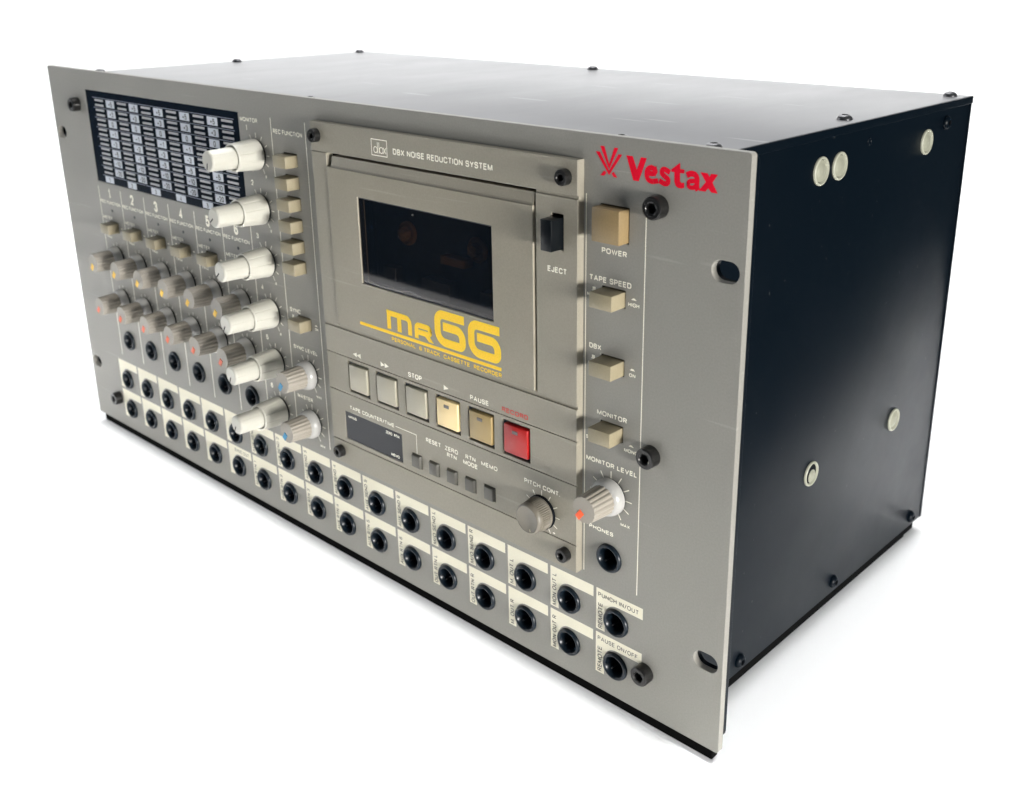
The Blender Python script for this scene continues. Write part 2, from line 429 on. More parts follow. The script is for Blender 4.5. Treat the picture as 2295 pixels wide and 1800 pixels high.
# ---- case
XL, XR, D, ZT = 20.1, 462.5, 220.0, 217.5
def wall(name, x0, x1, y0, y1, z0, z1, m, bevel=0.3):
    return ob(name, MB().box(x0, x1, y0, y1, z0, z1).mesh(name, bevel=bevel, smooth=40), m, root)
side_r = wall("side_panel", XR-1.5, XR, 5.05, D-1.6, 1.0, ZT-1.6, CASE)
side_l = wall("side_panel", XL, XL+1.5, 5.05, D-1.6, 1.0, ZT-1.6, CASE)
wall("rear_panel", XL-0.3, XR+0.25, D-1.5, D+0.4, 1.0, ZT-1.5, CASE)
wall("bottom_panel", XL+1.6, XR-1.6, 5.05, D-1.6, 1.0, 2.5, CASE)
top = ob("top_cover", MB().box(XL-0.6, XR-0.1, 5.05, D+0.2, ZT-1.2, ZT).mesh("top_cover", bevel=0.2, smooth=40), TOPP, root)
ob("cover_lip", MB().box(XR-0.08, XR+0.75, 5.3, D+0.2, ZT-3.4, ZT-0.06).mesh("cover_lip", bevel=0.3, smooth=40), CASE, root)
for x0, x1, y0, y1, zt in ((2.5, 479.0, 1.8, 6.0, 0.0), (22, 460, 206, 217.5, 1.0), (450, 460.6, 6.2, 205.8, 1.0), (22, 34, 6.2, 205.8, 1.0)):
    ob("shadow_rail", MB().box(x0, x1, y0, y1, -LIFT + 0.01, zt).mesh("shadow_rail", bevel=0.6), SHADOW_BLACK, root)  # added near-black rails imitate the shadow band under the bottom edges

def hexr(r, a, k, ks):
    if k in ks:
        b = ((a + PI/6) % (PI/3)) - PI/6
        return r / math.cos(b)
    return r
# socket-head bolts on the panel (bolt > socket)
def bolt_meshes(R, h, hx, n=48):
    knurl = lambda r, a, k: r - (0.10*R/4 if k in (1, 2) else 0)*(0.5+0.5*math.cos(a*24))
    head = MB().lathe([(R, 0), (R, -0.3), (R, -h+0.75), (R*0.97, -h+0.35), (R*0.86, -h), (hx*1.32, -h), (hx*1.22, -h+0.25)],
                      n, rf=knurl, cap1=False).mesh("bolt_head", smooth=35)
    sock = MB().lathe([(hx*1.24, -h+0.24), (hx, -h+0.34), (hx, -h+2.6)], n, rf=lambda r, a, k: hexr(r, a, k, (1, 2))).mesh("hex_socket", smooth=25)
    return head, sock
BH = bolt_meshes(4.0, 4.4, 1.75)
for x, z in ((448.6, 200.3), (448.4, 110.4), (448.4, 18.9), (33.4, 201.4), (32.2, 18.3)):
    b = ob("socket_bolt", BH[0], BOLT, root, (x, 0, z)); ob("hex_socket", BH[1], SOCKET, b, (x, 0, z))
DS = bolt_meshes(2.95, 3.1, 1.25)
for x, z in ((410.9, 206.0), (267.6, 206.6), (268.9, 57.2), (410.9, 57.4)):
    b = ob("deck_screw", DS[0], BOLT, root, (x, DY, z)); ob("hex_socket", DS[1], SOCKET, b, (x, DY, z))
# dome screws on the cover and the side
def dome(axis, sg):
    pr = [(3.1, 0), (3.1, sg*0.35), (2.85, sg*1.0), (2.3, sg*1.6), (1.55, sg*1.95), (1.3, sg*1.9)]
    hd = MB().lathe(pr, 32, axis=axis, cap1=False).mesh("dome_head", smooth=50)
    so = MB().lathe([(1.32, sg*1.9), (1.0, sg*1.75), (1.0, sg*0.7)], 24, axis=axis, rf=lambda r, a, k: hexr(r, a, k, (1, 2))).mesh("dome_socket", smooth=25)
    return hd, so
DZ = dome('Z', 1); DX = dome('X', 1)
for x, y in ((27, 19), (27, 111), (27, 211), (243, 212), (455.5, 212), (455.5, 111), (455.5, 20), (421, 14.5), (240, 14.5)):
    b = ob("cover_screw", DZ[0], SCREW, root, (x, y, ZT)); ob("screw_socket", DZ[1], VOID, b, (x, y, ZT))
for y, z in ((193.2, 208.2), (206.4, 6.2), (124.1, 6.6), (45.3, 6.4)):
    b = ob("side_screw", DX[0], SCREW if y < 60 else CASE, root, (XR, y, z)); ob("screw_socket", DX[1], VOID, b, (XR, y, z))
pl_out = MB().lathe([(5.5, 0), (5.5, 0.55), (5.2, 0.9), (4.75, 0.9), (4.3, 0.1)], 36, axis='X', cap1=False).mesh("plug_rim", smooth=50)
pl_in = MB().lathe([(4.15, 0.05), (4.15, 0.25), (3.2, 0.12), (2.7, 0.55), (1.2, 0.8)], 36, axis='X').mesh("plug_centre", smooth=60)
pl_gap = MB().lathe([(4.3, 0.12), (0.3, 0.1)], 24, axis='X').mesh("plug_gap")
for i, (y, z) in enumerate(((81.4, 202.2), (95.8, 202.2), (174.2, 201.9), (93.6, 73.0), (171.6, 72.0))):
    p = ob("hole_plug", pl_out, PLUG, root, (XR, y, z), "plug with its centre pushed askew" if i == 3 else None)
    ob("plug_gap", pl_gap, VOID, p, (XR, y, z))
    c = ob("plug_centre", pl_in, PLUG_IN, p, (XR, y + (0.9 if i == 3 else 0), z - (1.5 if i == 3 else 0)))
    if i == 3: c.scale = (1, 0.68, 0.72)
hole_me = MB().lathe([(1.7, 0.02), (1.5, 0.18), (1.15, 0.18), (1.0, 0.03)], 20, axis='X').mesh("hole", smooth=40)
ob("screw_hole", hole_me, CASE, root, (XR, 119.9, 208.7))

# ---- jacks
jack_me = MB().lathe([(5.9, 0), (5.9, -0.5), (5.75, -1.0), (5.35, -1.4), (4.95, -1.45), (4.65, -1.3), (4.4, -0.95), (4.0, 0.1), (3.8, 0.9), (3.7, 1.8), (3.6, 9.0)], 40, cap1=False).mesh("jack", smooth=50)
bore_me = MB().lathe([(3.62, 8.9), (2.0, 9.3), (0.6, 9.6)], 24).mesh("bore", smooth=40)
tip_me = MB().box(-0.6, 0.6, 0.6, 4.0, -0.3, 0.3).mesh("contact", bevel=0.25)
for x, z in JACKS:
    j = ob("jack_socket", jack_me, BLACK, root, (x, 0, z))
    ob("bore", bore_me, VOID, j, (x, 0, z))
    c = ob("contact", tip_me, SCREW, j, (x - 2.4, 0, z - 2.4)); c.rotation_euler[1] = math.radians(-45)

# ---- push switches (switch > cap)
def cap_mesh(name, w, h, d, bev=0.35):
    return MB().box(-w/2, w/2, -d, 6, -h/2, h/2).mesh(name, bevel=bev, segs=2, smooth=30)
capA = cap_mesh("switch_cap", 9.9, 5.5, 6.3); capR = cap_mesh("switch_cap", 10.1, 5.7, 7.3); capP = cap_mesh("power_cap", 12.0, 11.9, 5.2)
def liner(w, h):
    m = MB(); x, z = w/2, h/2
    for a, b in (((-x,-z),(x,-z)), ((x,-z),(x,z)), ((x,z),(-x,z)), ((-x,z),(-x,-z))):
        m.quad((a[0],0.35,a[1]), (b[0],0.35,b[1]), (b[0],12,b[1]), (a[0],12,a[1]))
    m.rect(-x, x, -z, z, 12); return m.mesh("liner", recalc=False)
linA = liner(10.5, 6.2); linR = liner(10.6, 6.4); linP = liner(12.5, 12.6)
def switch(name, x, z, lm, cm, m, dz=-0.15):
    s_ = ob(name, lm, VOID, root, (x, 0, z)); ob("switch_cap", cm, m, s_, (x, 0, z + dz)); return s_
for x, z in SW: switch("push_switch", x, z, linA, capA, TAN)
for x, z in SWR: switch("push_switch", x, z, linR, capR, TAN)
switch("power_switch", POWER[0], POWER[1], linP, capP, TAN_DARK, 0)

# ---- knobs
def flute(nr, d, k0):
    def f(r, a, k):
        if k >= k0: return r - d*abs(math.sin(a*nr/2))**0.8
        return r
    return f
N = 216
gskirt = MB().lathe([(7.35, -0.9), (7.4, -2.2), (7.2, -3.4), (6.75, -4.4), (6.1, -5.1), (5.6, -5.3)], 64, cap0=True, cap1=True).mesh("knob_skirt", smooth=60)
gcap = MB().lathe([(5.9, -4.0), (5.9, -5.0), (5.85, -5.8), (5.32, -15.4), (5.2, -15.65)], N, rf=lambda r, a, k: r - (0 if k < 1 else 0.30)*(0.5 + 0.5*math.cos(18*a))**2).mesh("knob_cap", smooth=62)
gptr = MB().box(-1.2, 1.2, -15.9, -15.0, -4.95, -1.2).mesh("pointer", bevel=0.1)
shadow_ring = MB().lathe([(6.9, 0.0), (6.9, -0.95)], 40).mesh("shadow_ring")  # dark ring that stands in for the shadow behind the knob
def grey_knob(name, x, z, pm, ang, lab=None):
    k = ob(name, gskirt, SKIRT, root, (x, 0, z), lab)
    ob("knob_shadow_ring", shadow_ring, VOID, k, (x, 0, z))
    c = ob("knob_cap", gcap, GREYK, k, (x, 0, z)); p = ob("pointer", gptr, pm, k, (x, 0, z))
    if p.data.materials[0] is not pm:
        p.material_slots[0].link = 'OBJECT'; p.material_slots[0].material = pm
    for o in (c, p): o.rotation_euler[1] = math.radians(ang)
GX = [57.7 + 26.4*k for k in range(6)]
for i, x in enumerate(GX):
    grey_knob("trim_knob", x, 114.0, YEL, (34, 38, 36, 33, 36, 34)[i], "grey fluted knob with a yellow pointer")
for i, x in enumerate(GX):
    grey_knob("gain_knob", x, 87.8, REDP, (38, 35, 33, 34, 35, 33)[i], "grey fluted knob with a red pointer")
grey_knob("level_knob", 242.4, 88.3, BLU, 36, "grey fluted knob with a blue pointer, upper of two")
grey_knob("level_knob", 242.3, 62.4, BLU, 35, "grey fluted knob with a blue pointer, lower of two")
grey_knob("level_knob", 430.4, 88.4, ORG, 38, "grey fluted knob with an orange pointer")
def notch(nn, d, w, ks):
    def f(r, a, k):
        if k not in ks: return r
        t = (a*nn/(2*PI)) % 1.0; t = min(t, 1-t) * 2*PI/nn * r
        return r - d*max(0.0, 1 - t/w)
    return f
CX = 215.0; CZ = [192.2 - 26.1*k for k in range(6)]
cskirt = MB().lathe([(7.35, -1.0), (7.45, -1.6), (7.15, -5.0), (6.6, -12.9), (6.6, -13.35), (6.45, -13.75), (6.1, -13.9), (5.8, -13.6), (5.7, -11.6)], 240,
                    rf=notch(10, 0.30, 0.34, (2, 3)), cap0=True).mesh("knob_body", smooth=35)
ccap = MB().lathe([(5.15, -11.8), (5.15, -13.6), (4.8, -25.2), (4.78, -25.7), (4.5, -26.1), (4.1, -26.3), (3.95, -26.15), (3.8, -26.3)], 240,
                  rf=notch(8, 0.20, 0.3, (1, 2)), cap0=True).mesh("knob_cap_upper", smooth=35)
cptr = MB().box(-0.30, 0.30, -26.42, -26.0, -4.0, -0.9).mesh("pointer_line")
for i, z in enumerate(CZ):
    k = ob("monitor_knob", cskirt, CREAM, root, (CX, 0, z), "stacked cream knob with a short black pointer line")
    ob("knob_shadow_ring", shadow_ring, VOID, k, (CX, 0, z))
    c = ob("upper_knob", ccap, CREAM, k, (CX, 0, z)); p = ob("pointer", cptr, BLKP, k, (CX, 0, z))
    a = math.radians((14, 52, 48, 30, 24, 32)[i])
    k.rotation_euler[1] = 0.1*i; c.rotation_euler[1] = 0.2 + 0.13*i - 0.1*i; p.rotation_euler[1] = a - 0.1*i

# ---- scales, rules and lettering on the panel
YP = -0.06
def scale(parent, x, z, r0, r1, y, w=0.42, mid=0.55, a0=-150, n=11, top0=None):
    m = MB()
    for i in range(n):
        a = math.radians(a0 + 30*i); s_, c = math.sin(a), math.cos(a); ww = (mid if a0+30*i == 0 else w)/2
        ra = (top0 if (top0 and a0+30*i == 0) else r0)
        m.add([(x+s_*ra-c*ww, y, z+c*ra+s_*ww), (x+s_*ra+c*ww, y, z+c*ra-s_*ww), (x+s_*r1+c*ww, y, z+c*r1-s_*ww), (x+s_*r1-c*ww, y, z+c*r1+s_*ww)], [(0,1,2,3)])
    ob("dial_scale", flat_mesh(m, "dial_scale"), PRINT, parent)
for z in CZ: scale(panel, CX, z, 7.7, 10.0, YP)
for x in GX:
    scale(panel, x, 114.0, 7.6, 9.3, YP, 0.36, 0.42); scale(panel, x, 87.8, 7.6, 9.3, YP, 0.36, 0.42)
for x, z in ((242.4, 88.3), (242.3, 62.4), (430.4, 88.4)): scale(panel, x, z, 7.0, 9.9, YP, 0.42, 0.46)
def rule(x, z0, z1, w=0.55):
    ob("divider_line", flat_mesh(MB().rect(x-w/2, x+w/2, z0, z1, YP), "divider_line"), PRINT, panel)
for k in range(7): rule(44.6 + 26.4*k, 50.7, 155.5, 0.6)
rule(228.3, 52.0, 210.3, 0.5); rule(254.7, 51.6, 210.4, 0.5); rule(417.55, 51.4, 200.7, 0.42); rule(443.6, 50.9, 201.0, 0.42)
T = []
T += [("MONITOR", 203.1, 217.6, 206.8, 208.9), ("REC FUNCTION", 229.7, 252.3, 203.4, 205.6)]
for k in range(6): T.append((str(k+1), 207.5 if k == 0 else 207.5, 208.5 if k == 0 else 209.5, 202.7-26.1*k, 205.4-26.1*k))
for k in range(6):
    x = 57.5 + 26.4*k
    T.append((str(k+1), x-(1.0 if k == 0 else 1.9), x+(0.9 if k == 0 else 1.9), 149.2, 155.2))
    T.append(("REC FUNCTION", x-12.2, x+11.3, 145.9, 147.9)); T.append(("METER", x-11.7, x-0.7, 136.6, 138.5))
    T.append(("TRIM", x-10.6, x-4.4, 125.0, 126.4)); T.append(("8", 220.3, 221.3, 181.4-26.1*k, 182.8-26.1*k))
T += [("SYNC", 230.8, 239.4, 118.2, 120.4), ("ON", 250.2, 252.6, 112.5, 113.8), ("SYNC LEVEL", 231.2, 250.4, 99.4, 101.4),
      ("MASTER", 231.0, 243.5, 73.4, 75.5), ("MAX", 247.0, 251.0, 77.2, 78.5), ("MAX", 246.9, 250.8, 51.0, 52.3),
      ("POWER", 424.7, 435.8, 180.7, 182.7), ("TAPE SPEED", 419.2, 438.0, 170.0, 172.1), ("NORMAL", 418.3, 425.5, 164.0, 165.4),
      ("HIGH", 436.8, 441.6, 163.7, 165.2), ("DBX", 419.4, 425.0, 144.5, 146.5), ("OFF", 419.1, 423.6, 138.0, 139.4), ("ON", 437.8, 440.6, 137.8, 139.2),
      ("MONITOR", 423.4, 437.3, 119.4, 121.4), ("STEREO", 418.2, 425.2, 108.3, 109.8), ("MONO", 436.3, 442.5, 108.3, 109.8),
      ("MONITOR LEVEL", 418.4, 442.4, 99.5, 101.5), ("MAX", 435.3, 439.6, 77.5, 78.8), ("PHONES", 420.1, 431.9, 71.3, 73.0)]
lettering(panel, PRINT, T, YP)
# little raised / pressed button signs
def sign(x, z, up):
    m = MB()
    m.rect(x-1.05, x+1.05, z, z+0.3, YP)
    if up: m.rect(x-0.72, x+0.72, z+0.3, z+1.5, YP)
    else: m.flat([(x-0.72, z+0.3), (x+0.72, z+0.3), (x+0.5, z+0.72), (x-0.5, z+0.72)], YP)
    ob("button_sign", flat_mesh(m, "button_sign"), PRINT, panel)
for z in (166.2, 140.5): sign(421.4, z, True)
for z in (166.2, 140.3): sign(439.2, z, False)
sign(439.4, 110.9, False); sign(421.2, 110.6, True); sign(251.3, 114.6, False); sign(233.0, 115.2, True)
for k in range(6):
    sign(48.7 + 26.4*k, 133.3, True); sign(66.6 + 26.4*k, 132.6, False)
# record lamps
led_me = MB().lathe([(0.85, -0.02), (0.85, -0.12), (0.6, -0.25)], 16).mesh("record_lamp", smooth=50)
for k in range(6): ob("record_lamp", led_me, WELL, root, (57.8 + 26.4*k, 0, 142.3))

# jack labels: L-shaped print with a rounded inner corner
def l_shape(xl, zt, zb, wide=22.7, arm=4.4, bar=4.9, r=6.0):
    pts = [(xl, zb), (xl+arm, zb)]
    cxr, czr = xl+arm+r, zt-bar-r
    for i in range(9):
        a = PI - PI/2*i/8; pts.append((cxr + r*math.cos(a), czr + r*math.sin(a)))
    pts += [(xl+wide, zt-bar), (xl+wide, zt), (xl, zt)]
    return pts
names1 = {6: "AUX SEND 1", 7: "AUX SEND 2", 8: "AUX SEND 3", 9: "AUX SEND 4", 10: "AUX SEND 5", 11: "AUX SEND 6", 12: "M/O SEND L",
          13: "M/O SEND R", 14: "M. OUT L", 15: "MON OUT L", 16: "REMOTE"}
names2 = {6: "AUX RTN 1", 7: "AUX RTN 2", 8: "AUX RTN 3", 9: "AUX RTN 4", 10: "AUX RTN 5", 11: "AUX RTN 6", 12: "OUT RTN L",
          13: "OUT RTN R", 14: "M. OUT R", 15: "MON OUT R", 16: "REMOTE"}
LEN = {"AUX SEND": 16.0, "AUX RTN ": 14.3, "M/O SEND": 16.6, "M. OUT L": 12.0, "M. OUT R": 12.0, "MON OUT ": 15.0, "OUT RTN ": 14.4, "REMOTE": 11.5}
for row, (zt, zb, nm) in enumerate(((46.3, 27.8, names1), (26.4, 7.9, names2))):
    for k in range(17):
        xl = JX[k] - 10.1
        m = MB(); m.flat(l_shape(xl, zt, zb), YP)
        lb = ob("jack_label", flat_mesh(m, "jack_label"), LABEL, panel)
        if k in nm:
            mb = MB(); t = nm[k]; L = LEN[t[:8]] if t[:8] in LEN else 12.0
            text_into(mb, t, xl+1.05, xl+3.2, zb+0.75, zb+0.75+L, YP-0.05, 0.15, True)
            if k == 16:
                text_into(mb, "PUNCH IN/OUT" if row == 0 else "PAUSE ON/OFF", xl+1.0, xl+20.8, zt-3.5, zt-1.6, YP-0.05, 0.15)
            ob("label_print", flat_mesh(mb, "label_print"), INK, lb)
        elif row == 1 and k == 5:
            mb = MB(); text_into(mb, "SYNC OUT", xl+6.5, xl+20.5, zt-3.4, zt-1.5, YP-0.05, 0.15)
            ob("label_print", flat_mesh(mb, "label_print"), INK, lb)

# maker's name and sign, printed red
m = MB()
m.flat([(423.5,217.6),(425.3,217.7),(427.5,212.0),(429.6,217.6),(431.3,217.6),(427.5,210.1)][::-1], YP)
m.flat([(421.6,215.6),(423.4,215.6),(427.45,209.7),(431.4,215.6),(433.0,215.6),(427.5,208.1)][::-1], YP)
m.flat([(423.7,207.65),(425.4,207.65),(426.4,208.8),(425.4,209.5)], YP)
m.flat([(428.6,208.8),(429.5,207.65),(431.1,207.65),(429.5,209.5)], YP)
ob("maker_sign", flat_mesh(m, "maker_sign"), RED, panel)
m = MB()
m.flat([(434.7,215.6),(437.8,207.6),(440.1,207.6),(443.2,215.6),(440.8,215.6),(439.2,211.4),(437.4,215.6)], YP)
m.flat([(453.1,212.3),(454.3,212.3),(454.35,209.3),(454.9,208.0),(456.0,207.4),(457.4,207.4),(458.4,207.9),(458.2,209.4),(457.2,209.2),(456.6,209.7),
        (456.5,212.3),(458.1,212.3),(458.2,213.6),(456.55,213.6),(456.4,215.6),(453.1,213.1)], YP)
m.flat([(464.2,213.5),(466.4,210.7),(463.9,207.6),(466.4,207.6),(467.4,208.8),(468.6,207.6),(471.0,207.6),(468.9,210.8),(470.8,213.5),(468.3,213.5),(467.7,212.5),(466.9,213.5)], YP)
stroke(m, [(443.1,210.75),(446.95,210.75),(446.95,212.65,1.5),(445.2,212.65),(443.3,212.65,1.8),(443.3,208.4,1.9),(445.8,208.25),(448.0,208.75)], 1.75, YP, 1.5)
stroke(m, [(452.6,212.0),(450.8,212.75),(449.4,212.75,0.9),(449.4,211.3,0.8),(450.6,210.5),(452.0,209.8,0.9),(452.0,208.2,0.9),(450.3,208.15),(448.4,208.9)], 1.75, YP, 0.8)
stroke(m, [(459.1,211.9),(460.6,212.65),(463.1,212.65,1.6),(463.1,208.4),(463.6,207.6)], 1.9, YP, 1.4)
stroke(m, [(462.4,210.5),(459.8,210.1,1.1),(459.8,208.2,1.0),(461.6,208.2),(463.0,209.0)], 1.45, YP, 0.9)
ob("maker_name", flat_mesh(m, "maker_name"), RED, panel)

# ---- meter display
meter = ob("meter_display", MB().box(45.15, 201.25, 0.15, 2.6, 158.55, 210.55).mesh("meter_display"), METER, root)
YM = 0.10
bar_me = MB().box(0, 9.75, 0.0, 0.12, -0.56, 0.56).mesh("meter_segment")
for c in range(6):
    x0 = 55.3 + 26.2*c
    for j in range(16): ob("meter_segment", bar_me, SEG, meter, (x0, 0, 205.55 - 2.725*j))
cell_me = MB().box(0, 9.3, 0.06, 0.13, -4.05, 0).mesh("scale_cell")
for c in range(5):
    x0 = 68.3 + 26.2*c
    for j, t in enumerate(("+5", "+3", "0", "-1", "-3", "-5", "-10", "-20")):
        zt = 206.35 - 5.5*j
        ce = ob("scale_cell", cell_me, PRINT_W, meter, (x0, 0, zt))
        mb = MB(); w = {1: 1.1, 2: 2.2, 3: 3.0}[len(t)]
        text_into(mb, t, x0+4.9-w, x0+4.9+w, zt-3.6, zt-0.7, 0.03, 0.21)
        lt = flat_mesh(mb, "cell_number"); lt.transform(Matrix.Translation((-x0*MM, 0, -zt*MM)))
        ob("cell_number", lt, INK, ce, (x0, 0, zt))
for c in range(6):
    x0 = 55.3 + 26.2*c
    ob("scale_cell", MB().box(x0, x0+9.75, 0.06, 0.13, 158.9, 162.5).mesh("scale_cell"), PRINT_W, meter)
    mb = MB(); text_into(mb, str(c+1), x0+4.1, x0+5.6, 159.3, 161.9, 0.03, 0.2)
    ob("cell_number", flat_mesh(mb, "cell_number"), INK, meter)
for j in range(9):
    ob("scale_line", MB().box(53.0, 197.3, 0.05, 0.13, 206.9-5.5*j-0.14, 206.9-5.5*j+0.14).mesh("scale_line"), LINE, meter)

# ---- cassette deck plate
HB = [278.55 + 19.8*k for k in range(6)]           # transport keys, left edge of each well
SB = [320.9 + 11.32*k for k in range(5)]           # small buttons
dh_keys = [rect(x, x+15.0, 90.2, 105.3) for x in HB]
dh_small = [rect(x, x+6.5, 66.1, 72.6) for x in SB]
dh_door = rect(273.7, 396.4, 121.9, 199.8); dh_ej = rect(404.1, 409.9, 179.4, 192.5); dh_cnt = rect(273.5, 314.3, 65.1, 79.1)
X0, X1 = 263.2, 416.4
parts = [plate("d", rect(X0, X1, 50.9, 212.4), dh_keys + dh_small + [dh_door, dh_ej, dh_cnt], -2.75, 0.0, 0)]
parts.append(plate("d", rect(X0, X1, 199.85, 212.4), [], DY, -2.74, 0.22))
parts.append(plate("d", [(X0,121.2),(273.5,121.2),(273.5,199.4),(X0,199.4)], [], DY, -2.74, 0.15))
parts.append(plate("d", rect(396.6, X1, 121.2, 198.6), [dh_ej], DY, -2.74, 0.15))
parts.append(plate("d", rect(X0, X1, 107.0, 119.9), [], DY, -2.74, 0.15))
parts.append(plate("d", rect(X0, X1, 88.55, 106.7), dh_keys, DY, -2.74, 0.12))
parts.append(plate("d", rect(X0, X1, 63.0, 88.25), dh_small + [dh_cnt], DY, -2.74, 0.12))
parts.append(plate("d", rect(X0, X1, 50.9, 62.6), [], DY, -2.74, 0.15))
deck = ob("deck_plate", join("deck_plate", parts), DECK, root)
YD = DY - 0.06
lettering(deck, PRINT, [("DBX NOISE REDUCTION SYSTEM", 318.6, 375.2, 203.7, 206.2), 
    ("EJECT", 402.3, 411.6, 170.7, 172.9), ("STOP", 321.0, 329.8, 108.5, 110.8), ("PAUSE", 359.3, 370.1, 108.4, 110.6),
    ("TAPE COUNTER/TIME", 277.7, 309.6, 81.0, 82.9), ("RESET", 330.7, 340.2, 80.7, 82.8), ("ZERO", 342.7, 350.9, 80.7, 82.8),
    ("RTN", 343.9, 349.9, 77.9, 79.9), ("RTN", 355.4, 361.4, 80.7, 82.7), ("MODE", 353.9, 362.6, 77.8, 79.9), ("MEMO", 364.8, 374.2, 80.7, 82.7),
    ("PITCH CONT.", 389.2, 408.2, 81.2, 83.2), ("+", 404.2, 405.8, 63.4, 65.2)], YD)
lettering(deck, REDTXT, [("RECORD", 377.5, 391.7, 108.5, 110.5)], YD)
m = MB()
for a in (rect(304.9, 315.1, 208.55, 208.95), rect(304.9, 315.1, 202.0, 202.4), rect(304.9, 305.3, 202.4, 208.55), rect(314.7, 315.1, 202.4, 208.55)): m.flat(a, YD)
for q in ([(309.0,207.7),(309.0,203.1)], loop(2.2, 1.05, 203.35, 205.75, 306.55), [(310.0,207.7),(310.0,203.1)], loop(2.2, 1.05, 203.35, 205.75, 310.25),
          [(312.6,205.8),(313.5,204.6),(312.6,203.3)], [(314.3,205.8),(313.5,204.6),(314.3,203.3)]): stroke(m, q, 0.42, YD)
ob("emblem_frame", flat_mesh(m, "emblem_frame"), PRINT, deck)
m = MB()
for a in ([(282.9,109.65),(285.7,108.5),(285.7,110.8)], [(285.7,109.65),(288.5,108.5),(288.5,110.8)],
          [(302.5,108.5),(305.3,109.65),(302.5,110.8)], [(305.3,108.5),(308.1,109.65),(305.3,110.8)], [(343.5,108.4),(346.5,109.5),(343.5,110.7)]): m.flat(a, YD)
ob("transport_sign", flat_mesh(m, "transport_sign"), PRINT, deck)
m = MB(); m.rect(310.4, 324.5, 81.8, 82.15, YD); m.rect(324.15, 324.5, 72.8, 81.8, YD)
ob("lead_line", flat_mesh(m, "lead_line"), PRINT, deck)
# transport keys (key > well, lamp window)
key_me = MB().box(-6.45, 6.45, -0.75, 3, -6.25, 6.25).mesh("transport_key", bevel=0.55, segs=2, smooth=25)
well_me = liner(15.0, 15.1)
for v in well_me.vertices: v.co.y = (-2.7 if v.co.y < 0.001 else -1.9) * MM
lamp_me = MB().box(-1.55, 1.55, -0.84, -0.3, -0.75, 0.75).mesh("lamp_window", bevel=0.12)
for k, x in enumerate(HB):
    cxk = x + 7.5 + 0.15
    o = ob("transport_key", key_me if k < 3 else key_me.copy(), None, root, (cxk, DY, 97.85),
           ("rewind key, pale grey", "fast-forward key, pale grey", "stop key, pale grey", "pale yellow play key", "tan pause key", "red record key")[k])
    if k >= 3 or not o.data.materials: o.data.materials.clear(); o.data.materials.append((KEY, KEY, KEY, KEY_PLAY, KEY_PAUSE, KEY_REC)[k])
    ob("key_well", well_me, WELL, o, (x + 7.5, 0, 97.75))
    if k >= 3: ob("lamp_window", lamp_me, LEDW, o, (cxk - 0.2, DY, 101.4))
# small buttons under the counter legends
sm = MB(); b = [(-3.1,-3.1),(3.1,-3.1),(3.1,3.1),(-3.1,3.1)]; t = [(-2.45,-2.85),(2.45,-2.85),(2.45,2.75),(-2.45,2.75)]
sm.add([(p[0], 2.5, p[1]) for p in b] + [(p[0], 0.2, p[1]) for p in b] + [(p[0], -1.2, p[1]) for p in t],
       [(0,1,5,4),(1,2,6,5),(2,3,7,6),(3,0,4,7),(4,5,9,8),(5,6,10,9),(6,7,11,10),(7,4,8,11),(8,9,10,11),(3,2,1,0)])
sm_me = sm.mesh("counter_button", bevel=0.25, smooth=30)
sw_me = liner(6.5, 6.5)
for v in sw_me.vertices: v.co.y = (-2.7 if v.co.y < 0.001 else 2.0) * MM
for x in SB:
    o = ob("counter_button", sm_me, SMALLB, root, (x + 3.25, DY, 69.35)); ob("button_well", sw_me, VOID, o, (x + 3.25, 0, 69.35))
cnt = ob("counter_display", MB().box(273.6, 314.2, -3.1, 0, 65.2, 79.0).mesh("counter_display"), COUNTER, root)
lettering(cnt, PRINT, [("MINUS", 276.0, 281.8, 76.1, 77.4), ("ZERO", 302.9, 307.4, 76.3, 77.7), ("RTN", 308.7, 312.2, 76.3, 77.7), ("MEMO", 306.1, 311.8, 66.3, 67.7)], -3.16)
# eject lever
ej = ob("eject_button", MB().box(-2.6, 2.65, -6.1, 4, -5.75, 5.75).mesh("eject_button", bevel=0.3, smooth=30), EJECT, root, (406.95, DY, 185.6))
ew = liner(5.8, 13.1)
for v in ew.vertices: v.co.y = (-2.7 if v.co.y < 0.001 else 2.0) * MM
ob("button_well", ew, VOID, ej, (407.0, 0, 185.95))
# pitch knob
scale(deck, 398.5, 71.3, 7.1, 9.4, YD, 0.36, 0.4)
prf = lambda r, a, k: r - (0.45*(0.5+0.5*math.cos(a*48)) if k in (3, 4) else 0)
pk = ob("pitch_knob", MB().lathe([(6.6, -0.9), (6.85, -1.2), (6.85, -1.9), (6.85, -2.2), (6.55, -5.8), (6.5, -6.5), (6.35, -7.8), (5.9, -8.5), (5.5, -8.7), (5.3, -8.58)], 256, rf=prf, cap0=True).mesh("pitch_knob", smooth=40), PITCH, root, (398.5, DY, 71.3))
ob("knob_shadow_ring", MB().lathe([(7.15, 0), (7.15, -1.0), (6.6, -1.3)], 48).mesh("pitch_shadow_ring"), VOID, pk, (398.5, DY, 71.3))  # dark ring in place of shadow at the knob base
pp = ob("pointer", MB().box(-0.2, 0.2, -8.72, -8.3, -5.1, -3.9).mesh("pitch_pointer"), KEY, pk, (398.5, DY, 71.3)); pp.rotation_euler[1] = math.radians(-20)

